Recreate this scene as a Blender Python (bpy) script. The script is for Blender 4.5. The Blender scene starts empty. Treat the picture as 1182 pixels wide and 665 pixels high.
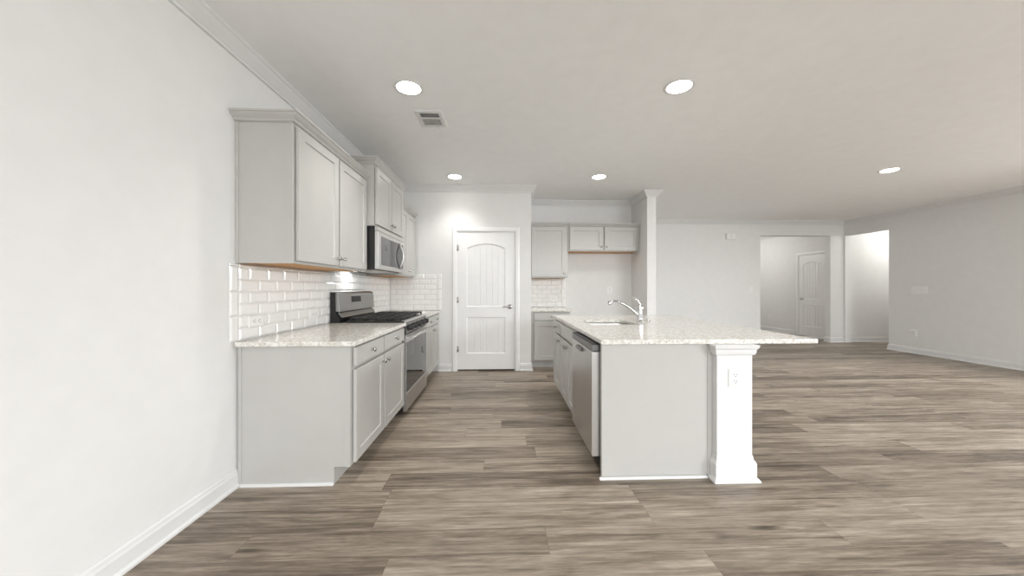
import bpy, bmesh, math, random
from mathutils import Vector, geometry
random.seed(7)
S = bpy.context.scene
C = S.collection
PI = math.pi

# ---------------------------------------------------------------- camera, light, exposure
HC = 1.23
cam = bpy.data.cameras.new('camera')
cam.sensor_width = 36.0
cam.lens = 370.0 / 1182.0 * 36.0
cam.clip_start = 0.02
co = bpy.data.objects.new('camera', cam); C.objects.link(co)
co.location = (0, 0, HC)
co.rotation_euler = (PI / 2, 0, -math.atan(12 / 370.0))
S.camera = co
S.view_settings.view_transform = 'Standard'
S.view_settings.look = 'None'
S.view_settings.gamma = 1.0
S.view_settings.use_curve_mapping = False
S.view_settings.exposure = 0.36
S.cycles.max_bounces = 10
S.cycles.diffuse_bounces = 6

W = bpy.data.worlds.new('world'); S.world = W
W.use_nodes = True
bg = W.node_tree.nodes['Background']
bg.inputs[0].default_value = (0.93, 0.96, 1.0, 1)
bg.inputs[1].default_value = 1.0

LAMP_W = 34.0          # each recessed downlight
def area(name, loc, rot, sx, sy, power, col=(1, 1, 1)):
    l = bpy.data.lights.new(name, 'AREA'); l.shape = 'RECTANGLE'
    l.size = sx; l.size_y = sy; l.energy = power; l.color = col
    o = bpy.data.objects.new(name, l); C.objects.link(o)
    o.location = loc; o.rotation_euler = rot
    return o
# added area lights standing in for daylight through unseen rear and right-wall windows
YB = -2.4
XR = 7.75
TILT = math.radians(48)
DAY = (0.94, 0.972, 1.0)
area('added_daylight', (0.75, YB - 1.25, 2.9), (TILT, 0, 0), 4.2, 2.6, 400, DAY)
area('added_daylight', (5.3, YB - 1.25, 2.9), (TILT, 0, 0), 4.2, 2.6, 780, DAY)
area('added_daylight', (XR + 1.3, 1.75, 2.6), (TILT, 0, PI / 2), 4.0, 2.4, 620, DAY)

# ---------------------------------------------------------------- materials
def mat(name, col, rough=0.5, metal=0.0, spec=0.5, bump=None):
    m = bpy.data.materials.new(name); m.use_nodes = True
    nt = m.node_tree; b = nt.nodes['Principled BSDF']
    b.inputs['Roughness'].default_value = rough
    b.inputs['Metallic'].default_value = metal
    b.inputs['Specular IOR Level'].default_value = spec
    # a faint procedural mottling keeps every surface node-based
    tc = nt.nodes.new('ShaderNodeTexCoord')
    n = nt.nodes.new('ShaderNodeTexNoise'); n.inputs['Scale'].default_value = 9.0; n.inputs['Detail'].default_value = 3
    nt.links.new(tc.outputs['Object'], n.inputs['Vector'])
    r = nt.nodes.new('ShaderNodeValToRGB')
    r.color_ramp.elements[0].position = 0.3; r.color_ramp.elements[1].position = 0.7
    r.color_ramp.elements[0].color = tuple(c * 0.985 for c in col) + (1,)
    r.color_ramp.elements[1].color = tuple(min(1, c * 1.015) for c in col) + (1,)
    nt.links.new(n.outputs['Fac'], r.inputs['Fac'])
    nt.links.new(r.outputs['Color'], b.inputs['Base Color'])
    if bump:
        n2 = nt.nodes.new('ShaderNodeTexNoise'); n2.inputs['Scale'].default_value = bump[0]
        nt.links.new(tc.outputs['Object'], n2.inputs['Vector'])
        bp = nt.nodes.new('ShaderNodeBump'); bp.inputs['Strength'].default_value = bump[1]; bp.inputs['Distance'].default_value = 0.002
        nt.links.new(n2.outputs['Fac'], bp.inputs['Height'])
        nt.links.new(bp.outputs['Normal'], b.inputs['Normal'])
    return m

def emit(name, col, st):
    m = bpy.data.materials.new(name); m.use_nodes = True
    b = m.node_tree.nodes['Principled BSDF']
    b.inputs['Base Color'].default_value = (0.9, 0.9, 0.9, 1)
    b.inputs['Emission Color'].default_value = col + (1,)
    b.inputs['Emission Strength'].default_value = st
    return m

M = {}
M['wall'] = mat('wall_paint', (0.74, 0.735, 0.72), 0.65, bump=(260, 0.06))
M['ceil'] = mat('ceiling_paint', (0.90, 0.905, 0.90), 0.8, bump=(200, 0.06))
M['trim'] = mat('white_trim_paint', (0.71, 0.708, 0.70), 0.4)
M['door'] = mat('white_door_paint', (0.82, 0.817, 0.805), 0.35)
M['cab'] = mat('grey_cabinet_paint', (0.49, 0.480, 0.457), 0.30)
M['steel'] = mat('stainless_steel', (0.60, 0.59, 0.575), 0.34, 1.0)
M['steel_shaded'] = mat('shaded_stainless', (0.34, 0.335, 0.325), 0.36, 1.0)  # darker stainless for the range backguard, its shade put into the colour
M['steel_dark'] = mat('dark_stainless', (0.20, 0.197, 0.19), 0.32, 1.0)
M['nickel'] = mat('satin_nickel', (0.45, 0.435, 0.41), 0.25, 1.0)
M['chrome'] = mat('chrome', (0.62, 0.62, 0.62), 0.10, 1.0)
M['black'] = mat('black_enamel', (0.010, 0.010, 0.010), 0.5)
M['iron'] = mat('cast_iron', (0.02, 0.02, 0.02), 0.5)
M['glass'] = mat('dark_oven_glass', (0.03, 0.03, 0.03), 0.05, 0.0, 1.0)
M['plastic'] = mat('white_plastic', (0.80, 0.795, 0.78), 0.35)
M['slot'] = mat('dark_slot', (0.05, 0.05, 0.05), 0.6)
M['ply'] = mat('raw_orange_plywood', (0.58, 0.30, 0.10), 0.55)
M['duct'] = mat('grey_duct', (0.22, 0.215, 0.2), 0.7)
M['tile'] = mat('glazed_white_tile', (0.80, 0.795, 0.775), 0.10)
M['grout'] = mat('pale_grout', (0.61, 0.605, 0.59), 0.8)
M['lens'] = emit('lamp_lens', (1.0, 0.97, 0.92), 14.0)
M['shadow'] = mat('toe_kick_grey', (0.40, 0.39, 0.375), 0.6)

def granite():
    m = bpy.data.materials.new('speckled_granite'); m.use_nodes = True
    nt = m.node_tree; N = nt.nodes; L = nt.links; b = N['Principled BSDF']
    b.inputs['Roughness'].default_value = 0.12
    tc = N.new('ShaderNodeTexCoord')
    def noise(scale, det, lo, hi, c0, c1):
        n = N.new('ShaderNodeTexNoise'); n.inputs['Scale'].default_value = scale; n.inputs['Detail'].default_value = det
        L.new(tc.outputs['Object'], n.inputs['Vector'])
        r = N.new('ShaderNodeValToRGB'); r.color_ramp.elements[0].position = lo; r.color_ramp.elements[1].position = hi
        r.color_ramp.elements[0].color = c0; r.color_ramp.elements[1].color = c1
        L.new(n.outputs['Fac'], r.inputs['Fac']); return r
    base = noise(42, 6, 0.36, 0.60, (0.58, 0.545, 0.485, 1), (0.80, 0.785, 0.745, 1))
    def over(prev, fac, col):
        mx = N.new('ShaderNodeMix'); mx.data_type = 'RGBA'
        L.new(fac.outputs['Color'], mx.inputs[0]); L.new(prev, mx.inputs[6]); mx.inputs[7].default_value = col
        return mx.outputs[2]
    w = over(base.outputs['Color'], noise(120, 3, 0.60, 0.68, (0, 0, 0, 1), (1, 1, 1, 1)), (0.36, 0.325, 0.28, 1))
    w = over(w, noise(95, 2, 0.685, 0.72, (0, 0, 0, 1), (1, 1, 1, 1)), (0.10, 0.085, 0.08, 1))
    w = over(w, noise(80, 2, 0.30, 0.36, (1, 1, 1, 1), (0, 0, 0, 1)), (0.86, 0.85, 0.82, 1))
    L.new(w, b.inputs['Base Color'])
    return m
M['granite'] = granite()

def planks():
    m = bpy.data.materials.new('grey_oak_vinyl_planks'); m.use_nodes = True
    nt = m.node_tree; N = nt.nodes; L = nt.links; b = N['Principled BSDF']
    tc = N.new('ShaderNodeTexCoord'); sp = N.new('ShaderNodeSeparateXYZ'); L.new(tc.outputs['Object'], sp.inputs[0])
    def ma(op, a, bb=None):
        n = N.new('ShaderNodeMath'); n.operation = op
        for i, v in ((0, a), (1, bb)):
            if v is None: continue
            if isinstance(v, (int, float)): n.inputs[i].default_value = v
            else: L.new(v, n.inputs[i])
        return n.outputs[0]
    PW, PL = 0.168, 1.46
    ry = ma('DIVIDE', ma('ADD', sp.outputs['Y'], 20.03), PW)
    row = ma('FLOOR', ry); fy = ma('FRACT', ry)
    wn = N.new('ShaderNodeTexWhiteNoise'); wn.noise_dimensions = '1D'; L.new(row, wn.inputs['W'])
    rx = ma('ADD', ma('DIVIDE', ma('ADD', sp.outputs['X'], 20), PL), ma('MULTIPLY', wn.outputs['Value'], 7.0))
    colr = ma('FLOOR', rx); fx = ma('FRACT', rx)
    cv = N.new('ShaderNodeCombineXYZ'); L.new(row, cv.inputs[0]); L.new(colr, cv.inputs[1])
    w2 = N.new('ShaderNodeTexWhiteNoise'); w2.noise_dimensions = '3D'; L.new(cv.outputs[0], w2.inputs['Vector'])
    pid = w2.outputs['Value']
    def grain(sx, sy, det, dist=0.0):
        v = N.new('ShaderNodeCombineXYZ')
        L.new(ma('MULTIPLY', sp.outputs['X'], sx), v.inputs[0]); L.new(ma('MULTIPLY', sp.outputs['Y'], sy), v.inputs[1])
        L.new(ma('MULTIPLY', pid, 60.0), v.inputs[2])
        n = N.new('ShaderNodeTexNoise'); n.inputs['Scale'].default_value = 1.0; n.inputs['Detail'].default_value = det
        n.inputs['Roughness'].default_value = 0.6; n.inputs['Distortion'].default_value = dist
        L.new(v.outputs[0], n.inputs['Vector']); return n.outputs['Fac']
    g1 = grain(1.2, 24, 8, 0.7); g2 = grain(14, 170, 4); g3 = grain(2.2, 8, 4, 1.8); g4 = grain(3.0, 60, 6, 0.4)
    t = ma('ADD', ma('MULTIPLY', g1, 0.42), ma('MULTIPLY', g2, 0.14))
    t = ma('ADD', t, ma('MULTIPLY', g3, 0.15))
    t = ma('ADD', t, ma('MULTIPLY', g4, 0.29))
    t = ma('ADD', t, ma('MULTIPLY', ma('SUBTRACT', pid, 0.5), 0.12))
    # occasional dark knots drawn out along the grain
    kv = N.new('ShaderNodeCombineXYZ'); L.new(ma('MULTIPLY', sp.outputs['X'], 1.5), kv.inputs[0]); L.new(ma('MULTIPLY', sp.outputs['Y'], 8.0), kv.inputs[1]); L.new(ma('MULTIPLY', pid, 40.0), kv.inputs[2])
    vo = N.new('ShaderNodeTexVoronoi'); vo.inputs['Scale'].default_value = 1.0; L.new(kv.outputs[0], vo.inputs['Vector'])
    kn = ma('MAXIMUM', ma('SUBTRACT', 0.16, vo.outputs['Distance']), 0.0)
    t = ma('SUBTRACT', t, ma('MULTIPLY', kn, 1.0))
    r = N.new('ShaderNodeValToRGB'); cr = r.color_ramp
    cr.elements[0].position = 0.33; cr.elements[0].color = (0.062, 0.045, 0.031, 1)
    cr.elements[1].position = 0.65; cr.elements[1].color = (0.49, 0.415, 0.335, 1)
    e = cr.elements.new(0.41); e.color = (0.125, 0.096, 0.069, 1)
    e = cr.elements.new(0.475); e.color = (0.210, 0.169, 0.128, 1)
    e = cr.elements.new(0.54); e.color = (0.300, 0.249, 0.195, 1)
    L.new(t, r.inputs['Fac'])
    ey = ma('MINIMUM', fy, ma('SUBTRACT', 1.0, fy)); ex = ma('MINIMUM', fx, ma('SUBTRACT', 1.0, fx))
    gap = ma('MINIMUM', ma('MULTIPLY', ey, PW), ma('MULTIPLY', ex, PL))
    gm = ma('LESS_THAN', gap, 0.0011)
    mx = N.new('ShaderNodeMix'); mx.data_type = 'RGBA'
    L.new(ma('MULTIPLY', gm, 0.55), mx.inputs[0]); L.new(r.outputs['Color'], mx.inputs[6]); mx.inputs[7].default_value = (0.06, 0.045, 0.035, 1)
    L.new(mx.outputs[2], b.inputs['Base Color'])
    b.inputs['Roughness'].default_value = 0.42
    bp = N.new('ShaderNodeBump'); bp.inputs['Strength'].default_value = 0.12; bp.inputs['Distance'].default_value = 0.002
    L.new(g2, bp.inputs['Height']); L.new(bp.outputs['Normal'], b.inputs['Normal'])
    return m
M['floor'] = planks()

# ---------------------------------------------------------------- mesh builder
class MB:
    def __init__(s, T=None):
        s.v = []; s.f = []; s.T = T or (lambda a, b, c: (a, b, c)); s.smooth = []
    def add(s, vs, fs, smooth=False):
        o = len(s.v); s.v += [s.T(*p) for p in vs]
        s.f += [tuple(i + o for i in q) for q in fs]; s.smooth += [smooth] * len(fs)
        return s
    def box(s, x0, x1, y0, y1, z0, z1):
        vs = [(x, y, z) for z in (z0, z1) for y in (y0, y1) for x in (x0, x1)]
        return s.add(vs, [(0, 2, 3, 1), (4, 5, 7, 6), (0, 1, 5, 4), (2, 6, 7, 3), (0, 4, 6, 2), (1, 3, 7, 5)])
    def prism(s, poly, axis, lo, hi):
        """poly: 2D points in the two other axes (in x,y,z order), extruded along axis"""
        def P(p, t):
            q = list(p); q.insert(axis, t); return tuple(q)
        n = len(poly)
        vs = [P(p, lo) for p in poly] + [P(p, hi) for p in poly]
        fs = [tuple(range(n))[::-1], tuple(range(n, 2 * n))] + [(i, (i + 1) % n, n + (i + 1) % n, n + i) for i in range(n)]
        return s.add(vs, fs)
    def rings(s, rs, cap0=True, cap1=True, smooth=True):
        n = len(rs[0]); vs = [p for r in rs for p in r]; fs = []
        for k in range(len(rs) - 1):
            for i in range(n):
                j = (i + 1) % n
                fs.append((k * n + i, k * n + j, (k + 1) * n + j, (k + 1) * n + i))
        s.add(vs, fs, smooth)
        if cap0: s.add(list(rs[0]), [tuple(range(n))[::-1]])
        if cap1: s.add(list(rs[-1]), [tuple(range(n))])
        return s
    def lathe(s, c, prof, axis=2, seg=20, ex=1.0, smooth=True):
        """prof: list of (radius, t along axis) starting at c; ex widens the first cross axis"""
        rs = []
        for r, t in prof:
            ring = []
            for i in range(seg):
                a = 2 * PI * i / seg; u = r * math.cos(a) * ex; w = r * math.sin(a)
                p = [u, w]; p.insert(axis, t)
                ring.append((c[0] + p[0], c[1] + p[1], c[2] + p[2]))
            rs.append(ring)
        return s.rings(rs, smooth=smooth)
    def tube(s, pts, rad, seg=12):
        pts = [Vector(p) for p in pts]; n = len(pts)
        if not isinstance(rad, (list, tuple)): rad = [rad] * n
        up = None; rs = []
        for i in range(n):
            d = (pts[min(i + 1, n - 1)] - pts[max(i - 1, 0)]).normalized()
            if up is None:
                up = Vector((0, 0, 1)) if abs(d.z) < 0.9 else Vector((0, 1, 0))
            a = d.cross(up).normalized(); bb = a.cross(d).normalized(); up = bb
            rs.append([tuple(pts[i] + (a * math.cos(2 * PI * k / seg) + bb * math.sin(2 * PI * k / seg)) * rad[i]) for k in range(seg)])
        return s.rings(rs)
    def sweep(s, path, prof, closed_ends=True):
        """path: plan polyline; profile (offset to the right of travel, z) closed polygon; mitred"""
        n = len(path); rs = []
        for i in range(n):
            p = Vector(path[i])
            nr = []
            for a, b2 in ((i - 1, i), (i, i + 1)):
                if a < 0 or b2 >= n: continue
                d = (Vector(path[b2]) - Vector(path[a])).normalized(); nr.append(Vector((d.y, -d.x)))
            if len(nr) == 1: m = nr[0]
            else:
                m = (nr[0] + nr[1]); m = m / max(1e-6, m.dot(nr[0]))
            rs.append([(p.x + m.x * o, p.y + m.y * o, z) for o, z in prof])
        return s.rings(rs, smooth=False)
    def build(s, name, m, parent=None, bevel=0.0, kind=None):
        off = Vector((0, 0, 0)); q = parent
        while q is not None:
            off += q.location; q = q.parent
        me = bpy.data.meshes.new(name)
        bm = bmesh.new()
        vs = [bm.verts.new(Vector(p) - off) for p in s.v]
        for f, sm in zip(s.f, s.smooth):
            try:
                fc = bm.faces.new([vs[i] for i in f]); fc.smooth = sm
            except ValueError:
                pass
        bmesh.ops.remove_doubles(bm, verts=bm.verts, dist=1e-5)
        bmesh.ops.recalc_face_normals(bm, faces=bm.faces)
        bm.to_mesh(me); bm.free()
        me.materials.append(m)
        o = bpy.data.objects.new(name, me); C.objects.link(o)
        if parent: o.parent = parent
        if bevel:
            bv = o.modifiers.new('bevel', 'BEVEL'); bv.width = bevel; bv.segments = 2; bv.limit_method = 'ANGLE'; bv.angle_limit = math.radians(50)
            bv.harden_normals = False
        if kind: o['kind'] = kind
        return o

def thing(name, label, cat, loc, group=None):
    o = bpy.data.objects.new(name, None); C.objects.link(o); o.location = loc
    o.empty_display_size = 0.1
    o['label'] = label; o['category'] = cat
    if group: o['group'] = group
    return o
def tag(o, label, cat, group=None):
    o['label'] = label; o['category'] = cat
    if group: o['group'] = group
    return o
def struct(name, mb, m, parent=None, bevel=0):
    return mb.build(name, m, parent, bevel, None if parent else 'structure')
def copy_thing(root, loc, label):
    r = root.copy(); C.objects.link(r); r.location = loc; r['label'] = label
    for ch in list(root.children):
        c = ch.copy(); C.objects.link(c); c.parent = r
        for g in ch.children:
            d = g.copy(); C.objects.link(d); d.parent = c
    return r

# ---------------------------------------------------------------- key dimensions
XL, XR = -1.645, 7.75        # left and right walls
YP, YA, YW, YF = 4.77, 5.54, 4.93, 7.02   # pantry wall, alcove wall, wing-wall end, far wall
XP, XW0, XW1 = 0.44, 2.27, 2.41
H = 2.74
CT, CB = 0.898, 0.868        # worktop top / bottom

# ---------------------------------------------------------------- shell
struct('floor', MB().box(-1.9, 10.2, -3.2, 11.2, -0.08, 0), M['floor'])
struct('ceiling', MB().box(-1.9, 10.2, -3.2, 11.2, H, H + 0.1), M['ceil'])
struct('wall_left', MB().box(XL - 0.14, XL, YB - 0.14, YA + 0.14, 0, H), M['wall'])
# pantry wall with door opening
DX0, DX1, DZ = -0.664, 0.203, 2.068
w = MB(); w.box(XL, DX0, YP, YP + 0.12, 0, H).box(DX1, XP, YP, YP + 0.12, 0, H).box(DX0, DX1, YP, YP + 0.12, DZ, H)
struct('wall_pantry', w, M['wall'])
struct('wall_pantry_side', MB().box(XP - 0.12, XP, YP + 0.12, YA, 0, H), M['wall'])
struct('wall_alcove', MB().box(XL, XW0, YA, YA + 0.14, 0, H), M['wall'])
struct('wall_wing', MB().box(XW0, XW1, YW, YF + 0.13, 0, H), M['wall'])
OX0, OX1, OZ = 5.81, 7.44, 2.41
w = MB(); w.box(XW1, OX0, YF, YF + 0.13, 0, H).box(OX1, XR, YF, YF + 0.13, 0, H).box(OX0, OX1, YF, YF + 0.13, OZ, H)
struct('wall_far', w, M['wall'])
RY0, RY1 = 6.17, 6.99
w = MB(); w.box(XR, XR + 0.13, YB - 0.14, 0.0, 0, H).box(XR, XR + 0.13, 3.5, RY0, 0, H).box(XR, XR + 0.13, 0.0, 3.5, 2.45, H).box(XR, XR + 0.13, 0.0, 3.5, 0, 0.12).box(XR, XR + 0.13, RY1, YF + 0.13, 0, H).box(XR, XR + 0.13, RY0, RY1, OZ, H)
struct('wall_right', w, M['wall'])
# room behind the far opening: its right wall carries a door
HY0, HY1 = 7.40, 8.12
w = MB(); w.box(XR, XR + 0.13, YF + 0.13, HY0, 0, H).box(XR, XR + 0.13, HY1, 10.9, 0, H).box(XR, XR + 0.13, HY0, HY1, DZ, H)
struct('wall_foyer_right', w, M['wall'])
struct('wall_foyer_back', MB().box(4.0, XR + 0.13, 10.9, 11.0, 0, H), M['wall'])
struct('wall_foyer_left', MB().box(3.9, 4.0, YF + 0.13, 11.0, 0, H), M['wall'])
# hall behind the right opening
struct('wall_hall_back', MB().box(XR + 0.13, 10.0, 7.06, 7.15, 0, H), M['wall'])
struct('wall_hall_front', MB().box(XR + 0.13, 10.0, 5.7, 5.8, 0, H), M['wall'])
struct('wall_hall_end', MB().box(9.9, 10.0, 5.8, 7.06, 0, H), M['wall'])
# rear wall behind the camera with two unseen windows, added for daylight
w = MB(); y0, y1 = YB - 0.14, YB
w.box(XL, -1.05, y0, y1, 0, H).box(2.55, 3.5, y0, y1, 0, H).box(7.1, XR, y0, y1, 0, H)
w.box(-1.05, 2.55, y0, y1, 2.45, H).box(-1.05, 2.55, y0, y1, 0, 0.12).box(3.5, 7.1, y0, y1, 2.45, H).box(3.5, 7.1, y0, y1, 0, 0.12)
struct('wall_rear', w, M['wall'])
for n, (xa, xb, za, zb) in enumerate(((-1.05, 2.55, 0.12, 2.45), (3.5, 7.1, 0.12, 2.45))):
    w = MB()
    for k in range(4):
        x = xa + (xb - xa - 0.06) * k / 3
        w.box(x, x + 0.06, YB - 0.11, YB - 0.05, za, zb)
    w.box(xa, xb, YB - 0.11, YB - 0.05, za, za + 0.06).box(xa, xb, YB - 0.11, YB - 0.05, zb - 0.06, zb)
    struct('unseen_window_%d' % (n + 1), w, M['trim'])
w = MB()
for k in range(4):
    y = 0.0 + 3.44 * k / 3
    w.box(XR + 0.04, XR + 0.10, y, y + 0.06, 0.12, 2.45)
w.box(XR + 0.04, XR + 0.10, 0, 3.5, 0.12, 0.18).box(XR + 0.04, XR + 0.10, 0, 3.5, 2.39, 2.45)
struct('unseen_window_3', w, M['trim'])  # unseen, added in the right wall to brighten the room from the side

# crown moulding round the room: one continuous mitred run
CP, CD = 0.078, 0.092
cprof = [(0, H), (CP, H), (CP, H - 0.012), (CP - 0.012, H - 0.02), (CP - 0.022, H - 0.034), (0.034, H - 0.058), (0.022, H - 0.072), (0.016, H - 0.076), (0.016, H - CD), (0, H - CD)]
w = MB(); w.sweep([(XL, YB), (XL, YP), (XP, YP), (XP, YA), (XW0, YA), (XW0, YW), (XW1, YW), (XW1, YF), (XR, YF), (XR, YB)], cprof)
struct('trim_1', w, M['trim'])
w = MB(); w.sweep([(XR, 10.9), (XR, YF + 0.13)], cprof); struct('trim_2', w, M['trim'])

BH = 0.112
bprof = [(0, 0), (0.026, 0), (0.026, 0.012), (0.015, 0.022), (0.015, BH - 0.03), (0.012, BH - 0.022), (0.009, BH - 0.006), (0.004, BH), (0, BH)]
def base(name, path): return struct(name, MB().sweep(path, bprof), M['trim'])
base('baseboard_left', [(XL, YB), (XL, 2.045)])
base('baseboard_pantry', [(-0.925, YP), (-0.735, YP)])
base('baseboard_pantry_right', [(0.273, YP), (XP, YP), (XP, 4.90)])
base('baseboard_alcove', [(1.07, YA), (XW0, YA), (XW0, YW), (XW1, YW), (XW1, YF), (OX0, YF), (OX0, YF + 0.13)])
base('baseboard_far', [(OX1, YF + 0.13), (OX1, YF), (XR - 0.001, YF)])
base('baseboard_right', [(XR + 0.13, RY0), (XR, RY0), (XR, YB)])
base('baseboard_foyer', [(XR, 10.9), (XR, HY1 + 0.07)])
base('baseboard_hall', [(XR + 0.13, 7.06), (9.9, 7.06)])

# ---------------------------------------------------------------- doors
def panel_door(name, T, wd, ht, knob_right, lever=True):
    """T maps (a across, b outwards, z); slab from a=0..wd, front face at b=0"""
    t = 0.036
    def arch(a):
        u = (a - wd / 2) / (wd / 2 - st)
        return 1.82 + 0.055 * (1 - u * u) if abs(u) <= 1 else 1.82
    st = 0.135 * wd / 0.84
    n = 14
    def outline(ins, top):
        a0, a1 = st + ins, wd - st - ins
        z0 = (0.93 if top else 0.235) + ins
        pts = [(a0, z0), (a1, z0)]
        if top:
            for k in range(n + 1):
                a = a1 + (a0 - a1) * k / n
                u = (a - wd / 2) / (wd / 2 - st - ins)
                pts.append((a, 1.80 - ins + 0.07 * (1 - u * u)))
        else:
            pts += [(a1, 0.775 - ins), (a0, 0.775 - ins)]
        return pts
    mb = MB(T)
    outer = [(0, 0), (wd, 0), (wd, ht), (0, ht)]
    loops = [outer, outline(0, True), outline(0, False)]
    flat = [p for l in loops for p in l]
    tris = geometry.tessellate_polygon([[Vector((p[0], p[1], 0)) for p in l] for l in loops])
    mb.add([(a, 0, z) for a, z in flat], [tuple(x) for x in tris])
    mb.add([(a, b, z) for b in (0, -t) for a, z in outer], [(0, 1, 5, 4), (1, 2, 6, 5), (2, 3, 7, 6), (3, 0, 4, 7), (4, 5, 6, 7)])
    for top in (True, False):
        rs = []
        for ins, b in ((0, 0), (0.012, -0.011), (0.024, -0.011)):
            rs.append([(a, b, z) for a, z in outline(ins, top)])
        mb.rings(rs, False, False, False)
        # planked field
        ins = 0.024; a0, a1 = st + ins, wd - st - ins
        xs = [a0]; ds = [-0.011]
        npk = 6; pw = (a1 - a0) / npk
        for k in range(1, npk):
            c = a0 + pw * k; xs += [c - 0.006, c, c + 0.006]; ds += [-0.011, -0.017, -0.011]
        xs.append(a1); ds.append(-0.011)
        zb = (0.93 if top else 0.235) + ins
        def zt(a):
            if not top: return 0.775 - ins
            u = (a - wd / 2) / (wd / 2 - st - ins); return 1.80 - ins + 0.07 * (1 - u * u)
        vs = []; fs = []
        fine = []
        for i in range(len(xs) - 1):
            for k in range(3):
                q = k / 3; fine.append((xs[i] + (xs[i + 1] - xs[i]) * q, ds[i] + (ds[i + 1] - ds[i]) * q))
        fine.append((xs[-1], ds[-1]))
        for a, d in fine: vs += [(a, d, zb), (a, d, zt(a))]
        for i in range(len(fine) - 1): fs.append((2 * i, 2 * i + 2, 2 * i + 3, 2 * i + 1))
        mb.add(vs, fs)
    d = struct(name, mb, M['door'])
    # lever handle
    ka = wd - 0.07 if knob_right else 0.07; sg = -1 if knob_right else 1
    h = MB(T); h.lathe((ka, 0.0015, 0.93), [(0.001, 0), (0.034, 0), (0.036, 0.004), (0.03, 0.010), (0.013, 0.012), (0.012, 0.045)], 1, 20)
    h.tube([(ka, 0.045, 0.93), (ka + sg * 0.02, 0.050, 0.931), (ka + sg * 0.06, 0.050, 0.935), (ka + sg * 0.115, 0.047, 0.928)], [0.013, 0.011, 0.010, 0.008])
    h.build('door_handle', M['chrome'], d)
    ha = 0.0 if knob_right else wd
    for z in (0.30, 1.03, 1.80):
        q = MB(T); q.lathe((ha + (-0.004 if knob_right else 0.004), 0.006, z - 0.045), [(0.001, 0), (0.008, 0.0), (0.008, 0.09), (0.001, 0.09)], 2, 10)
        q.box(ha - 0.02, ha + 0.02, 0.0008, 0.0025, z - 0.042, z + 0.042)
        q.build('hinge', M['nickel'], d)
    return d
panel_door('door_1', lambda a, b, z: (DX0 + 0.010 + a, YP + 0.006 - b, z + 0.022), 0.847, 2.038, True)
panel_door('door_2', lambda a, b, z: (XR + 0.006 - b, HY1 - 0.008 - a, z + 0.02), 0.704, 2.038, False)
def casing(name, T, a0, a1, z1):
    wd = 0.066; mb = MB(T)
    prof = [(0, 0.010), (0.012, 0.017), (wd - 0.014, 0.019), (wd - 0.006, 0.014), (wd, 0.010), (wd, 0.0), (0, 0)]
    path = [(a0, 0), (a0, z1), (a1, z1), (a1, 0)]
    sgn = [(-1, 0), (-1, 1), (1, 1), (1, 0)]
    rs = [[(p[0] + s[0] * o, b, p[1] + s[1] * o) for o, b in prof] for p, s in zip(path, sgn)]
    mb.rings(rs, smooth=False)
    # jamb lining
    mb.box(a0, a0 + 0.006, -0.11, 0.0, 0, z1).box(a1 - 0.006, a1, -0.11, 0.0, 0, z1).box(a0, a1, -0.11, 0.0, z1 - 0.006, z1)
    return struct(name, mb, M['door'])
casing('trim_3', lambda a, b, z: (a, YP - b, z), DX0 + 0.002, DX1 - 0.002, DZ - 0.001)
casing('trim_4', lambda a, b, z: (XR - b, a, z), HY0 + 0.001, HY1 - 0.001, DZ - 0.001)

# ---------------------------------------------------------------- cabinetry helpers (a across, b outwards from wall, z)
def shaker(T, a0, a1, b, z0, z1, fw=0.062, t=0.021):
    mb = MB(T); r = 0.009; c = 0.004
    O = [(a0, z0), (a1, z0), (a1, z1), (a0, z1)]
    I = [(a0 + fw, z0 + fw), (a1 - fw, z0 + fw), (a1 - fw, z1 - fw), (a0 + fw, z1 - fw)]
    J = [(a0 + fw + c, z0 + fw + c), (a1 - fw - c, z0 + fw + c), (a1 - fw - c, z1 - fw - c), (a0 + fw + c, z1 - fw - c)]
    e = 0.003
    O2 = [(a0 + e, z0 + e), (a1 - e, z0 + e), (a1 - e, z1 - e), (a0 + e, z1 - e)]
    rs = [[(a, b, z) for a, z in O], [(a, b + t - e, z) for a, z in O], [(a, b + t, z) for a, z in O2], [(a, b + t, z) for a, z in I], [(a, b + t - r, z) for a, z in J]]
    mb.rings(rs, True, True, False)
    return mb
def slab(T, a0, a1, b, z0, z1, t=0.021):
    mb = MB(T); e = 0.004
    O = [(a0, z0), (a1, z0), (a1, z1), (a0, z1)]
    P = [(a0 + e, z0 + e), (a1 - e, z0 + e), (a1 - e, z1 - e), (a0 + e, z1 - e)]
    mb.rings([[(a, b, z) for a, z in O], [(a, b + t - e, z) for a, z in O], [(a, b + t, z) for a, z in P]], True, True, False)
    return mb
def knob(T, a, b, z, parent):
    mb = MB(T)
    mb.lathe((a, b + 0.0005, z), [(0.001, 0), (0.009, 0), (0.009, 0.003), (0.0055, 0.006), (0.0055, 0.014), (0.015, 0.019), (0.0165, 0.024), (0.013, 0.029), (0.001, 0.031)], 1, 16)
    return mb.build('knob', M['nickel'], parent)

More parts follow.
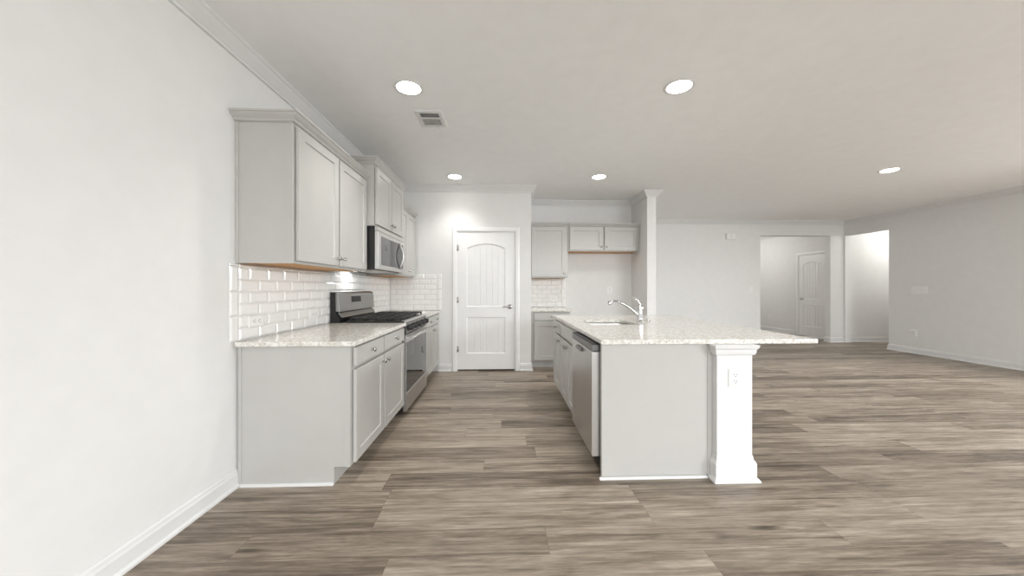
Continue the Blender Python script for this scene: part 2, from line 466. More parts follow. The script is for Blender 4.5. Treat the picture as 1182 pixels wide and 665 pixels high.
def base_cabinet(T, loc, label, w0, w1, bface, doors, drawers, group=None, end=None, toe=0.10, hollow=False):
    """doors: list of (a0,a1,knob side or None); drawers: list of (a0,a1,has knob)"""
    t = thing('base_cabinet', label, 'cabinet', loc, group)
    th = 0.11
    mb = MB(T); mb.prism([(0.002, 0.0), (bface - toe, 0.0), (bface - toe, th), (bface, th), (bface, CB - 0.001), (0.002, CB - 0.001)], 0, w0, w1)
    if hollow:      # open inside, for a sink bowl
        def R(b0, b1, z, i=0): return [(w0 + i, b0, z), (w1 - i, b0, z), (w1 - i, b1, z), (w0 + i, b1, z)]
        mb = MB(T); i = 0.018
        mb.rings([R(0.002, bface - toe, 0), R(0.002, bface - toe, th), R(0.002, bface, th), R(0.002, bface, CB - 0.003), R(0.02, bface - 0.02, CB - 0.003, i), R(0.02, bface - 0.02, 0.14, i)], smooth=False)
    mb.build('carcass', M['cab'], t)
    for a0, a1, kn in drawers:
        d = slab(T, a0, a1, bface + 0.006, 0.735, 0.853).build('false_front' if not kn else 'drawer', M['cab'], t)
        if kn: knob(T, (a0 + a1) / 2, bface + 0.027, 0.795, d)
    for a0, a1, ks in doors:
        d = shaker(T, a0, a1, bface + 0.006, 0.125, 0.712).build('door', M['cab'], t)
        ka = a0 + 0.03 if ks < 0 else a1 - 0.03
        knob(T, ka, bface + 0.027, 0.665, d)
    if end:
        end(t)
    return t

def upper_cabinet(T, loc, label, w0, w1, bface, z0, z1, doors, crown=None, kz=None, group=None, stile=True):
    t = thing('upper_cabinet', label, 'cabinet', loc, group)
    mb = MB(T); mb.box(w0, w1, 0.002, bface, z0 + 0.012, z1)
    mb.box(w0, w1, bface - 0.02, bface, z0, z0 + 0.012).box(w0, w0 + 0.016, 0.002, bface - 0.02, z0, z0 + 0.012).box(w1 - 0.016, w1, 0.002, bface - 0.02, z0, z0 + 0.012)
    mb.build('carcass', M['cab'], t)
    MB(T).box(w0 + 0.017, w1 - 0.017, 0.003, bface - 0.021, z0 + 0.003, z0 + 0.011).build('bottom_panel', M['ply'], t)['label'] = 'raw orange plywood underside'
    for a0, a1, ks in doors:
        d = shaker(T, a0, a1, bface + 0.006, z0 + 0.016, z1 - 0.022).build('door', M['cab'], t)
        if ks: knob(T, a0 + 0.03 if ks < 0 else a1 - 0.03, bface + 0.027, z0 + 0.018 + 0.055, d)
    if crown: crown(t)
    return t

# left run faces +X
TL = lambda a, b, z: (XL + b, a, z)
BF = 0.697          # face of base cabinets from the wall (x = -0.948)
UF = 0.350          # face of upper cabinets (x = -1.295)
def left_end(t):
    # finished end panel with its corner stile and shoe strip
    mb = MB(); mb.prism([(XL + 0.014, 0.0), (XL + BF - 0.1, 0.0), (XL + BF - 0.1, 0.11), (XL + BF, 0.11), (XL + BF, CB - 0.002), (XL + 0.014, CB - 0.002)], 1, 2.042, 2.049)
    mb.build('end_panel', M['cab'], t)
    for xa, xb, za in ((XL + BF - 0.03, XL + BF, 0.11), (XL + 0.016, XL + 0.034, 0.016)):
        MB().box(xa, xb, 2.037, 2.0415, za, CB - 0.002).build('corner_stile', M['cab'], t)
    MB().prism([(2.0415, 0), (2.026, 0), (2.026, 0.006), (2.034, 0.015), (2.0415, 0.015)], 0, XL + 0.03, XL + BF - 0.1).build('shoe_strip', M['trim'], t)
base_cabinet(TL, (XL + 0.35, 2.56, 0), 'grey base cabinet with two drawers and plain side panel, left of the range', 2.05, 3.085, BF,
             [(2.066, 2.545, 1), (2.565, 3.068, -1)], [(2.066, 2.545, True), (2.565, 3.068, True)], end=left_end)
base_cabinet(TL, (XL + 0.35, 4.35, 0), 'grey base cabinet between the range and the pantry wall', 3.945, YP - 0.004, BF,
             [(3.96, 4.345, 1), (4.355, 4.735, -1)], [(3.96, 4.345, True), (4.355, 4.735, True)])

def cab_crown(path, z):
    pr = [(0, z), (0, z + 0.056), (0.052, z + 0.056), (0.052, z + 0.045), (0.045, z + 0.044), (0.041, z + 0.034), (0.030, z + 0.024), (0.022, z + 0.019), (0.016, z + 0.012), (0.016, z + 0.004), (0.010, z + 0.003), (0.008, z)]
    def f(t):
        MB().sweep(path, pr).build('crown_moulding', M['cab'], t)
    return f
Z0U, Z1U = 1.385, 2.262
def left_upper_end(t):
    cab_crown([(XL + 0.002, 2.035), (XL + UF, 2.035), (XL + UF, 3.085)], Z1U - 0.004)(t)
    for xa, xb in ((XL + UF - 0.03, XL + UF), (XL + 0.002, XL + 0.022)):
        MB().box(xa, xb, 2.030, 2.0345, Z0U, Z1U - 0.005).build('corner_stile', M['cab'], t)
upper_cabinet(TL, (XL + 0.17, 2.56, Z0U), 'long grey two-door wall cabinet nearest on the left wall, beside the microwave', 2.035, 3.085, UF, Z0U, Z1U,
              [(2.052, 2.545, 1), (2.567, 3.064, -1)], left_upper_end)
MF = 0.430
upper_cabinet(TL, (XL + 0.2, 3.52, 1.83), 'short grey wall cabinet raised higher, directly above the microwave', 3.09, 3.94, MF, 1.825, 2.415,
              [(3.108, 3.505, 1), (3.525, 3.920, -1)], cab_crown([(XL + 0.002, 3.09), (XL + MF, 3.09), (XL + MF, 3.94), (XL + 0.002, 3.94)], 2.411))
upper_cabinet(TL, (XL + 0.17, 4.35, Z0U), 'grey two-door wall cabinet in the corner against the pantry wall', 3.945, YP - 0.014, UF + 0.012, Z0U, Z1U,
              [(3.96, 4.345, 0), (4.355, 4.745, -1)], cab_crown([(XL + UF + 0.012, 3.945), (XL + UF + 0.012, YP - 0.015)], Z1U - 0.004))

# alcove cabinets face -Y
TA = lambda a, b, z: (a, YA - b, z)
AF = 0.33
upper_cabinet(TA, (0.78, YA - 0.16, 1.40), 'tall grey single-door wall cabinet over the alcove counter, left of the short pair', XP + 0.005, 1.083, AF, 1.397, 2.245,
              [(XP + 0.045, 1.045, 1)], cab_crown([(XP + 0.005, YA - AF), (1.083, YA - AF)], 2.236))
upper_cabinet(TA, (1.66, YA - 0.16, 1.83), 'short wide grey two-door wall cabinet over the empty fridge space', 1.087, XW0 - 0.004, AF, 1.832, 2.245,
              [(1.110, 1.655, 1), (1.685, 2.225, -1)], cab_crown([(1.087, YA - AF), (XW0 - 0.004, YA - AF)], 2.236))
base_cabinet(TA, (0.75, YA - 0.3, 0), 'small grey base cabinet with one drawer in the back alcove', XP + 0.005, 1.055, 0.635,
             [(XP + 0.06, 1.035, 1)], [(XP + 0.06, 1.035, True)], toe=0.075)

# island cabinets face -X
XI = 1.355
TI = lambda a, b, z: (XI - b, a, z)
IF = 0.71            # face at x = 0.645
base_cabinet(TI, (1.0, 3.53, 0), 'narrow grey island cabinet with one drawer at the far end of the island', 3.364, 3.80, IF,
             [(3.376, 3.788, -1)], [(3.376, 3.788, True)])
base_cabinet(TI, (1.0, 2.97, 0), 'grey island sink cabinet with a blank front over two doors, next to the dishwasher', 2.69, 3.36, IF,
             [(2.70, 3.021, 1), (3.029, 3.35, -1)], [(2.70, 3.35, False)], hollow=True)

# ---------------------------------------------------------------- worktops
def worktop(name, label, x0, x1, y0, y1, hole=None):
    mb = MB()
    if not hole:
        mb.box(x0, x1, y0, y1, CB, CT)
    else:
        O = [(x0, y0), (x1, y0), (x1, y1), (x0, y1)]
        q = [(hole[0], hole[2]), (hole[1], hole[2]), (hole[1], hole[3]), (hole[0], hole[3])]
        I = rrect(*hole, 0.05, 4)
        for z in (CB, CT):
            loops = [O, I]; flat = O + I
            tr = geometry.tessellate_polygon([[Vector((p[0], p[1], 0)) for p in l] for l in loops])
            mb.add([(x, y, z) for x, y in flat], [tuple(t) for t in tr])
        for L_ in (O, I):
            n = len(L_); mb.add([(x, y, z) for z in (CB, CT) for x, y in L_], [(i, (i + 1) % n, n + (i + 1) % n, n + i) for i in range(n)])
    return tag(mb.build(name, M['granite'], None, 0.004), label, 'worktop')
def rrect(x0, x1, y0, y1, r, n):
    pts = []
    for cx, cy, a in ((x1 - r, y0 + r, -90), (x1 - r, y1 - r, 0), (x0 + r, y1 - r, 90), (x0 + r, y0 + r, 180)):
        for k in range(n + 1):
            t = math.radians(a + 90 * k / n); pts.append((cx + r * math.cos(t), cy + r * math.sin(t)))
    return pts
worktop('worktop', 'speckled granite worktop on the base cabinet left of the range', XL + 0.013, -0.908, 2.012, 3.09)
worktop('worktop', 'speckled granite worktop between the range and the pantry wall', XL + 0.013, -0.908, 3.945, YP - 0.013)
worktop('worktop', 'small granite worktop in the back alcove', XP + 0.002, 1.10, YA - 0.675, YA - 0.013)
SK = (0.80, 1.265, 2.87, 3.32)
worktop('worktop', 'large granite island worktop with sink cut-out and seating overhang', 0.635, 2.065, 2.025, 3.90, SK)

# sink
t = thing('sink', 'stainless undermount sink let into the island worktop', 'sink', (1.03, 3.095, 0.70))
g = 0.006
o_ = (SK[0] - g, SK[1] + g, SK[2] - g, SK[3] + g)
rs = []
for (ins, z, r) in ((-0.02, CB - 0.0015, 0.07), (0.0, CB - 0.0015, 0.055), (0.006, CB - 0.02, 0.05), (0.012, 0.72, 0.05), (0.05, 0.695, 0.05), (0.14, 0.690, 0.04)):
    rs.append([(x, y, z) for x, y in rrect(o_[0] + ins, o_[1] - ins, o_[2] + ins, o_[3] - ins, r, 4)])
MB().rings(rs, False, True).build('basin', M['steel'], t)
MB().lathe((1.03, 3.095, 0.6905), [(0.001, 0), (0.045, 0), (0.042, 0.003), (0.03, 0.001), (0.001, 0.001)]).build('drain', M['chrome'], t)

# faucet
t = thing('faucet', 'chrome single-lever faucet standing beside the island sink', 'faucet', (1.365, 3.12, CT))
fx, fy = 1.365, 3.12
MB().lathe((fx, fy, CT + 0.0005), [(0.001, 0), (0.034, 0), (0.034, 0.006), (0.027, 0.012), (0.024, 0.03), (0.024, 0.10), (0.026, 0.125), (0.025, 0.145), (0.018, 0.160), (0.001, 0.165)], 2, 24, 1.1).build('body', M['chrome'], t)
pts = []
for k in range(15):
    u = k / 14
    x = fx - 0.01 - 0.29 * u
    z = CT + 0.055 + 0.155 * (1 - (1 - u) ** 1.9)
    if u > 0.85: z -= (u - 0.85) * 0.12
    pts.append((x, fy, z))
MB().tube(pts, [0.016 - 0.005 * (k / 14) for k in range(15)], 14).build('spout', M['chrome'], t)
e = pts[-1]
MB().lathe((e[0] - 0.004, e[1], e[2] - 0.026), [(0.001, 0), (0.014, 0), (0.016, 0.008), (0.016, 0.034), (0.010, 0.040), (0.001, 0.041)], 2, 16).build('aerator', M['chrome'], t)
lp = []
for k in range(9):
    u = k / 8
    lp.append((fx + 0.012 - 0.085 * u, fy, CT + 0.150 + 0.085 * (1 - (1 - u) ** 2.0)))
MB().tube([(fx + 0.030, fy, CT + 0.11), (fx + 0.026, fy, CT + 0.135)] + lp, [0.006, 0.010] + [0.010 - 0.004 * k / 8 for k in range(9)], 10).build('lever', M['chrome'], t)
MB().lathe((fx + 0.085, fy, CT + 0.0005), [(0.001, 0), (0.020, 0), (0.020, 0.006), (0.014, 0.012), (0.012, 0.020), (0.001, 0.022)], 2, 16).build('side_cap', M['chrome'], t)

# ---------------------------------------------------------------- island end: panel, knee wall, post
t = thing('island_end_panel', 'plain pale grey panel closing the near end of the island', 'panel', (1.0, 2.06, 0))
MB().box(0.645, 1.37, 2.05, 2.075, 0, CB - 0.001).build('panel', M['cab'], t)
for xa, xb in ((0.645, 0.672), (1.343, 1.37)):
    MB().box(xa, xb, 2.045, 2.0495, 0.016, CB - 0.001).build('corner_stile', M['cab'], t)
MB().prism([(2.0445, 0), (2.028, 0), (2.028, 0.006), (2.036, 0.014), (2.0445, 0.014)], 0, 0.628, 1.33).build('shoe_strip', M['trim'], t)
struct('wall_island', MB().box(1.358, 1.56, 2.235, 3.80, 0, CB - 0.001), M['wall'])
MB().box(1.5605, 1.70, 2.24, 3.78, CB - 0.03, CB - 0.001).build('trim_5', M['trim'], None, 0, 'structure')

def post():
    t = thing('support_post', 'square white post with cap and plinth holding the island overhang', 'post', (1.485, 2.11, 0))
    x0, x1, y0, y1 = 1.372, 1.602, 2.0, 2.23
    def sq(o, z): return [(x0 - o, y0 - o, z), (x1 + o, y0 - o, z), (x1 + o, y1, z), (x0, y1, z), (x0, 2.043, z), (x0 - o - 1e-6, 2.043, z)]
    MB().rings([sq(0, 0.16), sq(0, 0.80)], smooth=False).build('shaft', M['trim'], t)
    MB().rings([sq(0.034, 0), sq(0.034, 0.010), sq(0.024, 0.022), sq(0.018, 0.024), sq(0.018, 0.112), sq(0.012, 0.126), sq(0.006, 0.134), sq(0.003, 0.1595)], smooth=False).build('plinth', M['trim'], t)
    MB().rings([sq(0.003, 0.8005), sq(0.012, 0.806), sq(0.014, 0.816), sq(0.016, 0.818), sq(0.018, 0.838), sq(0.026, 0.848), sq(0.030, CB - 0.001)], smooth=False).build('cap', M['trim'], t)
    return t
post()

# ---------------------------------------------------------------- dishwasher
t = thing('dishwasher', 'stainless dishwasher standing proud at the near end of the island', 'dishwasher', (0.95, 2.38, 0))
MB().box(0.66, 1.25, 2.082, 2.683, 0.02, CB - 0.004).build('tub', M['black'], t)
MB().box(0.70, 0.72, 2.084, 2.681, 0.005, 0.018).build('foot', M['black'], t)
def dw_poly(z0, z1): return [(0.656, z0), (0.598, z0), (0.594, z0 + 0.004), (0.594, z1 - 0.004), (0.598, z1), (0.656, z1)]
MB().prism(dw_poly(0.118, 0.808), 1, 2.095, 2.680).build('door', M['steel'], t, 0.003)
cp = MB().prism(dw_poly(0.811, 0.856), 1, 2.095, 2.680).build('control_panel', M['steel_dark'], t, 0.003)
MB().prism([(0.594, 0.8575), (0.657, 0.8575), (0.657, 0.862), (0.598, 0.862)], 1, 2.097, 2.678).build('top_strip', M['black'], t)
MB().prism([(0.5935, 0.795), (0.578, 0.79), (0.572, 0.775), (0.578, 0.765), (0.5935, 0.765)], 1, 2.33, 2.47).build('grip', M['steel_dark'], t, 0.003)
# ---------------------------------------------------------------- range
RA, RB = 3.096, 3.938
t = thing('gas_range', 'stainless gas range with black grates between the two base cabinets', 'stove', (XL + 0.35, 3.52, 0))
MB().box(XL + 0.02, -0.945, RA, RB, 0.04, 0.895).build('body', M['black'], t)
MB().box(XL + 0.16, -0.93, RA, RB, 0.8955, 0.912).build('cooktop', M['black'], t, 0.003)
MB().prism([(-0.9295, 0.8965), (-0.918, 0.8965), (-0.918, 0.905), (-0.924, 0.9145), (-0.955, 0.9165), (-0.955, 0.9125), (-0.9295, 0.9125)], 1, RA, RB).build('front_lip', M['steel'], t)
for x in (XL + 0.10, -1.03):
    for y in (RA + 0.04, RB - 0.04):
        MB().lathe((x, y, 0), [(0.001, 0), (0.02, 0), (0.02, 0.039), (0.001, 0.039)], 2, 12).build('foot', M['black'], t)
# backguard
bgp = MB().prism([(XL + 0.022, 0.8965), (XL + 0.105, 0.8965), (XL + 0.105, 0.94), (XL + 0.07, 0.985), (XL + 0.066, 1.19), (XL + 0.022, 1.19)], 1, RA, RB).build('backguard', M['black'], t)
MB().prism([(XL + 0.0665, 1.005), (XL + 0.105, 1.000), (XL + 0.090, 1.175), (XL + 0.080, 1.186), (XL + 0.0665, 1.186)], 1, RA + 0.004, RB - 0.004).build('control_panel', M['steel_shaded'], t, 0.003)
MB().prism([(XL + 0.107, 0.945), (XL + 0.125, 0.947), (XL + 0.092, 0.994), (XL + 0.076, 0.986)], 1, RA + 0.03, RB - 0.03).build('lower_strip', M['steel_shaded'], t)
dsp = MB().prism([(XL + 0.0982, 1.085), (XL + 0.1012, 1.085), (XL + 0.0958, 1.145), (XL + 0.0928, 1.145)], 1, RA + 0.27, RB - 0.36)
dsp.build('display', M['black'], t)
# burners and grates
for (bx, by, br) in ((-1.12, RA + 0.17, 0.05), (-1.36, RA + 0.17, 0.04), (-1.24, (RA + RB) / 2, 0.055), (-1.12, RB - 0.17, 0.045), (-1.36, RB - 0.17, 0.05)):
    b_ = MB().lathe((bx, by, 0.9125), [(0.001, 0), (br, 0), (br, 0.006), (br * 0.8, 0.008), (br * 0.8, 0.016), (0.001, 0.018)], 2, 20).build('burner', M['iron'], t)
for k in range(3):
    ya = RA + 0.02 + k * (RB - RA - 0.04) / 3 + 0.004; yb = RA + 0.02 + (k + 1) * (RB - RA - 0.04) / 3 - 0.004
    xa, xb = XL + 0.19, -0.965; g_ = MB(); zt = 0.948; r = 0.008
    def bar(xa_, xb_, ya_, yb_): g_.box(xa_, xb_, ya_, yb_, zt - 0.014, zt)
    bar(xa, xb, ya, ya + 2 * r); bar(xa, xb, yb - 2 * r, yb); bar(xa, xa + 2 * r, ya, yb); bar(xb - 2 * r, xb, ya, yb)
    ym = (ya + yb) / 2
    bar(xa, xb, ym - r, ym + r)
    for q in (0.22, 0.5, 0.78):
        xm = xa + (xb - xa) * q; bar(xm - r, xm + r, ya, yb)
    for x in (xa + r, xb - r, (xa + xb) / 2):
        for y in (ya + r, yb - r): g_.box(x - r, x + r, y - r, y + r, 0.9125, zt - 0.014)
    g_.build('grate', M['iron'], t, 0.003)
# front: sloped knob panel, oven door, drawer
MB().prism([(-0.9445, 0.79), (-0.915, 0.79), (-0.905, 0.80), (-0.918, 0.872), (-0.93, 0.892), (-0.9445, 0.892)], 1, RA, RB).build('knob_panel', M['steel_dark'], t, 0.002)
for k in range(5):
    y = RA + 0.10 + k * (RB - RA - 0.20) / 4
    q = MB(); q.lathe((-0.912, y, 0.842), [(0.001, 0), (0.034, 0), (0.034, 0.006), (0.027, 0.009), (0.025, 0.038), (0.021, 0.042), (0.001, 0.043)], 0, 20)
    q.box(-0.9, -0.868, y - 0.005, y + 0.005, 0.842 - 0.022, 0.842 + 0.022)
    q.build('knob', M['black'], t)
dr = MB().prism([(-0.9445, 0.225), (-0.915, 0.225), (-0.911, 0.229), (-0.911, 0.778), (-0.915, 0.782), (-0.9445, 0.782)], 1, RA + 0.002, RB - 0.002).build('oven_door', M['steel'], t, 0.002)
MB().box(-0.9105, -0.9085, RA + 0.006, RB - 0.05, 0.232, 0.705).build('glass', M['glass'], dr)
hd = MB(); hd.tube([(-0.862, RA + 0.025, 0.748), (-0.862, RB - 0.025, 0.748)], 0.017, 14)
for y in (RA + 0.05, RB - 0.05): hd.box(-0.9105, -0.866, y - 0.014, y + 0.014, 0.738, 0.758)
hd.build('handle', M['steel'], dr)
MB().prism([(-0.9445, 0.045), (-0.918, 0.045), (-0.912, 0.052), (-0.911, 0.215), (-0.915, 0.219), (-0.9445, 0.219)], 1, RA + 0.002, RB - 0.002).build('drawer', M['steel'], t, 0.002)

# ---------------------------------------------------------------- microwave
t = thing('microwave', 'stainless over-range microwave with bowed handle and black side', 'microwave', (XL + 0.2, 3.52, 1.405))
MX = XL + 0.435
MB().box(XL + 0.012, MX, 3.096, 3.935, 1.410, 1.822).build('body', M['black'], t)
mdoor = MB().prism([(MX + 0.0005, 1.412), (MX + 0.030, 1.412), (MX + 0.034, 1.418), (MX + 0.034, 1.772), (MX + 0.030, 1.776), (MX + 0.0005, 1.776)], 1, 3.098, 3.933).build('door', M['steel'], t, 0.002)
MB().box(MX + 0.0345, MX + 0.0365, 3.17, 3.86, 1.455, 1.735).build('glass', M['glass'], mdoor)
hp = []
for k in range(13):
    u = k / 12; hp.append((MX + 0.036 + 0.044 * math.sin(PI * u), 3.73, 1.450 + 0.29 * u))
MB().tube(hp, 0.012, 12).build('handle', M['steel'], mdoor)
MB().prism([(MX + 0.0005, 1.779), (MX + 0.032, 1.779), (MX + 0.026, 1.820), (MX + 0.0005, 1.820)], 1, 3.098, 3.933).build('vent_strip', M['steel'], t, 0.002)
MB().box(XL + 0.11, MX - 0.04, 3.16, 3.87, 1.405, 1.4095).build('filter', M['steel'], t)

hl = MB().box(XL + 0.05, XL + 0.095, 3.36, 3.50, 1.4055, 1.4095).build('hood_light', M['lens'], t)
hl['label'] = 'lit hood lamp under the microwave'
l = bpy.data.lights.new('hood_lamp', 'AREA'); l.shape = 'RECTANGLE'; l.size = 0.14; l.size_y = 0.045; l.energy = 0.6; l.color = (1.0, 0.98, 0.95)
o = bpy.data.objects.new('hood_lamp', l); C.objects.link(o); o.location = (XL + 0.072, 3.43, 1.402); o.rotation_euler = (0, 0, PI / 2)

# ---------------------------------------------------------------- tile backsplashes
def tiles(T, a0, a1, z0, z1, name, label, left_border=False, right_border=False, zfull=None):
    t = thing(name, label, 'backsplash', T((a0 + a1) / 2, 0, z0))
    MB(T).box(a0, a1, 0.0004, 0.004, z0, z1).build('grout', M['grout'], t)
    tw, thh, gp, bv, dp = 0.166, 0.0765, 0.003, 0.012, 0.0115
    mb = MB(T)
    def tile(x0, x1, y0, y1):
        if x1 - x0 < 0.012 or y1 - y0 < 0.012: return
        b = min(bv, (x1 - x0) * 0.35, (y1 - y0) * 0.35)
        rs = []
        for ins, d in ((0, 0.004), (0, 0.0055), (b, dp), ):
            rs.append([(x0 + ins, d, y0 + ins), (x1 - ins, d, y0 + ins), (x1 - ins, d, y1 - ins), (x0 + ins, d, y1 - ins)])
        mb.rings(rs, False, True, False)
    c0, c1 = a0, a1
    bw = 0.068
    if left_border:
        c0 = a0 + bw
        z = z0
        while z < z1 - 0.01:
            tile(a0, a0 + bw - gp, z + gp / 2, min(z + 0.155, z1) - gp / 2); z += 0.155
    if right_border:
        c1 = a1 - bw; z = z0
        while z < z1 - 0.01:
            tile(a1 - bw + gp, a1, z + gp / 2, min(z + 0.155, z1) - gp / 2); z += 0.155
    r = 0; z = z0
    while z < z1 - 0.01:
        x = c0 - (tw / 2 if r % 2 else 0)
        while x < c1:
            tile(max(x, c0) + gp / 2, min(x + tw, c1) - gp / 2, z + gp / 2, min(z + thh, z1) - gp / 2)
            x += tw
        z += thh; r += 1
    mb.build('tile_field', M['tile'], t)
    return t
tiles(lambda a, b, z: (XL + b, a, z), 1.985, YP - 0.010, CT + 0.002, Z0U - 0.002, 'tile_backsplash', 'long glossy white subway tile backsplash along the left wall', left_border=True)
tiles(lambda a, b, z: (a, YP - b, z), XL + 0.010, -0.885, CT + 0.002, 1.437, 'tile_backsplash', 'short white subway tile backsplash beside the pantry door', right_border=True)
tiles(lambda a, b, z: (a, YA - b, z), XP + 0.002, 1.105, CT + 0.002, 1.394, 'tile_backsplash', 'white subway tile backsplash in the back alcove', right_border=True)

# ---------------------------------------------------------------- outlets and switches
def plate(name, label, cat, T, w_, h_, kind, group):
    t = thing(name, label, cat, T(0, 0, 0), group)
    mb = MB(T)
    def R(i, b): return [(-w_ / 2 + i, b, -h_ / 2 + i), (w_ / 2 - i, b, -h_ / 2 + i), (w_ / 2 - i, b, h_ / 2 - i), (-w_ / 2 + i, b, h_ / 2 - i)]
    mb.rings([R(0, 0.0006), R(0, 0.003), R(0.005, 0.0065)], True, True, False); mb.build('cover_plate', M['plastic'], t)
    if kind in ('outlet', 'outlet_flat'):
        for s in (-1, 1):
            def P(u, v): return (u, v) if kind == 'outlet' else (v, u)
            fw_, fh = P(0.034, 0.030)
            cx, cz = P(0.0, s * 0.021)
            q = MB(T); q.box(cx - fw_ / 2, cx + fw_ / 2, 0.0068, 0.0085, cz - fh / 2, cz + fh / 2)
            f = q.build('socket', M['plastic'], t, 0.001)
            q = MB(T)
            for dx in (-0.008, 0.008):
                ux, uz = P(dx, 0.004); wx, wz = P(0.0032, 0.010)
                q.box(cx + ux - wx / 2, cx + ux + wx / 2, 0.0087, 0.0089, cz + uz - wz / 2, cz + uz + wz / 2)
            ux, uz = P(0, -0.008); q.box(cx + ux - 0.003, cx + ux + 0.003, 0.0087, 0.0089, cz + uz - 0.003, cz + uz + 0.003)
            q.build('slot', M['slot'], f)
    else:
        n = 3 if kind == 'triple' else 1
        for k in range(n):
            a = (k - (n - 1) / 2) * 0.06
            q = MB(T); q.prism([(0.0068, -0.033), (0.009, -0.033), (0.012, 0.033), (0.0068, 0.033)], 0, a - 0.018, a + 0.018)
            q.build('rocker', M['plastic'], t)
    return t
G1 = 'white wall outlets'
fl = lambda y, z, b0=0.0116: (lambda a, b, c: (XL + b0 + b, y + a, z + c))
plate('wall_outlet', 'white sideways outlet in the left backsplash, nearest the end of the worktop', 'outlet', fl(2.185, 1.012), 0.132, 0.074, 'outlet_flat', G1)
plate('wall_outlet', 'white sideways outlet in the left backsplash, next to the range backguard', 'outlet', fl(2.84, 1.005), 0.132, 0.074, 'outlet_flat', G1)
plate('wall_outlet', 'white outlet in the left backsplash beyond the range', 'outlet', fl(4.30, 1.045), 0.080, 0.115, 'outlet', G1)
plate('wall_outlet', 'white sideways outlet in the alcove backsplash', 'outlet', lambda a, b, c: (0.90 + a, YA - 0.0116 - b, 1.045 + c), 0.132, 0.074, 'outlet_flat', G1)
plate('wall_outlet', 'white outlet on the bare wall of the fridge space', 'outlet', lambda a, b, c: (1.885 + a, YA - b, 1.19 + c), 0.090, 0.125, 'outlet', G1)
plate('wall_outlet', 'white outlet on the front of the white island post', 'outlet', lambda a, b, c: (1.487 + a, 2.0 - b, 0.655 + c), 0.082, 0.118, 'outlet', G1)
plate('wall_outlet', 'white outlet low on the right wall beneath the wide switch plate', 'outlet', lambda a, b, c: (XR - b, 5.78 - a, 0.385 + c), 0.10, 0.125, 'outlet', G1)
plate('wall_outlet', 'white outlet low on the wall beyond the far opening, left of the white door', 'outlet', lambda a, b, c: (XR - b, 9.02 - a, 0.385 + c), 0.10, 0.125, 'outlet', G1)
plate('light_switch', 'white single switch on the far wall left of the opening', 'switch', lambda a, b, c: (5.59 + a, YF - b, 1.20 + c), 0.095, 0.14, 'single', 'white light switches')
plate('light_switch', 'wide white triple switch plate on the right wall', 'switch', lambda a, b, c: (XR - b, 5.70 - a, 1.19 + c), 0.23, 0.14, 'triple', 'white light switches')
t = thing('door_chime', 'small white chime box high on the far wall', 'chime', (5.11, YF, 2.38))
MB().rings([[(x, y, z) for x, z in ((5.11 - w_, 2.38 - h_), (5.11 + w_, 2.38 - h_), (5.11 + w_, 2.38 + h_), (5.11 - w_, 2.38 + h_))] for w_, h_, y in ((0.105, 0.068, YF - 0.001), (0.105, 0.068, YF - 0.045), (0.098, 0.061, YF - 0.052))], True, True, False).build('cover', M['plastic'], t)
MB().box(5.10, 5.12, YF - 0.054, YF - 0.0525, 2.33, 2.43).build('ridge', M['trim'], t)

# ---------------------------------------------------------------- ceiling: recessed lights and vent
def light_fixture(x, y, label):
    t = thing('recessed_light', label, 'ceiling light', (x, y, H), 'round recessed ceiling lights')
    ex = 1.12
    MB().lathe((x, y, H - 0.0005), [(0.079, -0.003), (0.088, -0.005), (0.099, -0.003), (0.101, 0.0), (0.079, 0.0)], 2, 36, ex).build('trim_ring', M['trim'], t)
    MB().lathe((x, y, H - 0.0008), [(0.001, 0), (0.0785, 0), (0.0785, -0.004), (0.001, -0.006)], 2, 32, ex).build('lens', M['lens'], t)
    return t
def lamp(x, y, p, cone=124):
    l = bpy.data.lights.new('downlight', 'SPOT'); l.spot_size = math.radians(cone); l.spot_blend = 1.0; l.shadow_soft_size = 0.07
    l.energy = p; l.color = (1.0, 0.985, 0.96)
    o = bpy.data.objects.new('downlight', l); C.objects.link(o); o.location = (x, y, H - 0.085)
lights = [(-0.70, 2.44, 'recessed light nearest the left wall crown, in front of the ceiling vent'),
          (1.33, 2.36, 'recessed light above the near end of the island'),
          (-0.635, 4.37, 'recessed light just in front of the pantry door wall'),
          (1.32, 4.31, 'recessed light in front of the fridge alcove'),
          (4.97, 3.95, 'recessed light over the open living area on the right')]
lf = light_fixture(*lights[0])
for x, y, lb in lights[1:]: copy_thing(lf, (x, y, H), lb)
for x, y, lb in lights: lamp(x, y, LAMP_W * (0.72 if x < 0 and y > 4 else 1.0))
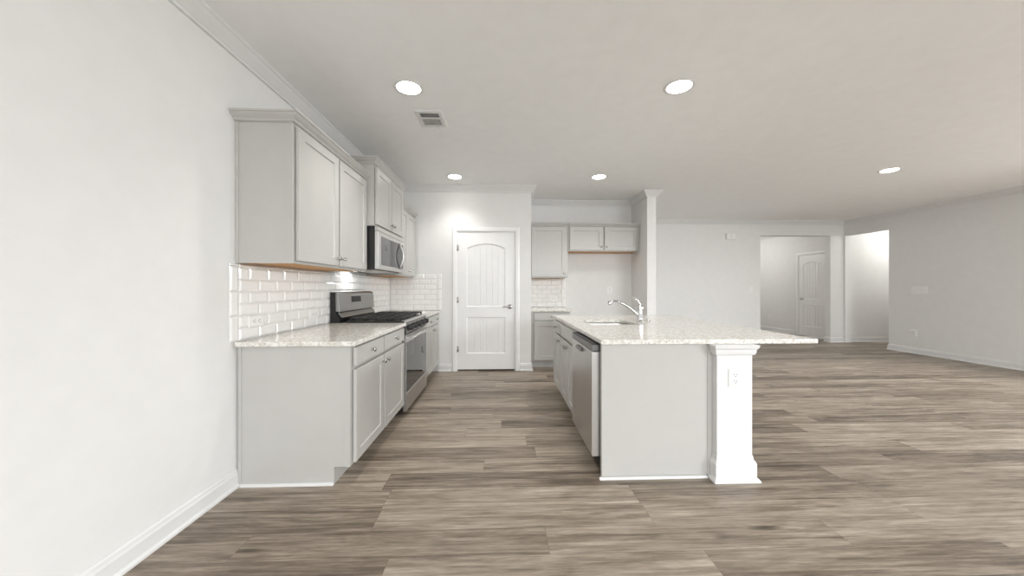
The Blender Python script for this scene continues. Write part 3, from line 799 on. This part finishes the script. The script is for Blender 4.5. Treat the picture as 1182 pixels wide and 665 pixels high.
# the hall and the foyer have their own ceiling lamps out of view
for x, y, z, p in ((9.0, 6.40, 2.45, 17), (6.2, 9.2, 2.5, 34)):
    l = bpy.data.lights.new('ceiling_lamp', 'POINT'); l.energy = p; l.shadow_soft_size = 0.12; l.color = (1.0, 0.985, 0.96)
    o = bpy.data.objects.new('ceiling_lamp', l); C.objects.link(o); o.location = (x, y, z)

vx0, vx1, vy0, vy1 = -0.745, -0.505, 2.735, 3.02
t = thing('ceiling_vent', 'white rectangular air vent in the ceiling above the kitchen aisle', 'vent', ((vx0 + vx1) / 2, (vy0 + vy1) / 2, H))
bw = 0.038
MB().box(vx0 + bw - 0.004, vx1 - bw + 0.004, vy0 + bw - 0.004, vy1 - bw + 0.004, H - 0.002, H - 0.0005).build('backing', M['duct'], t)
fr = MB(); rs = []
for i, z in ((0, H - 0.0005), (0, H - 0.004), (0.01, H - 0.012), (bw, H - 0.012), (bw, H - 0.0025)):
    rs.append([(vx0 + i, vy0 + i, z), (vx1 - i, vy0 + i, z), (vx1 - i, vy1 - i, z), (vx0 + i, vy1 - i, z)])
fr.rings(rs, False, False, False); fr.build('frame', M['trim'], t)
ym = (vy0 + vy1) / 2 - 0.02
MB().box(vx0 + bw, vx1 - bw, ym - 0.008, ym + 0.008, H - 0.012, H - 0.003).build('divider', M['trim'], t)
for k in range(3):
    y = vy0 + bw + 0.012 + k * 0.022
    MB().prism([(y, H - 0.011), (y + 0.003, H - 0.012), (y + 0.017, H - 0.004), (y + 0.014, H - 0.003)], 0, vx0 + bw + 0.001, vx1 - bw - 0.001).build('slat', M['trim'], t)
for k in range(11):
    x = vx0 + bw + 0.008 + k * (vx1 - vx0 - 2 * bw - 0.016) / 10
    MB().prism([(x - 0.003, H - 0.011), (x, H - 0.012), (x + 0.004, H - 0.004), (x + 0.001, H - 0.003)], 1, ym + 0.009, vy1 - bw - 0.001).build('fin', M['trim'], t)
MB().box(-0.585, -0.577, vy1 - 0.022, vy1 - 0.008, H - 0.035, H - 0.0125).build('lever', M['trim'], t)
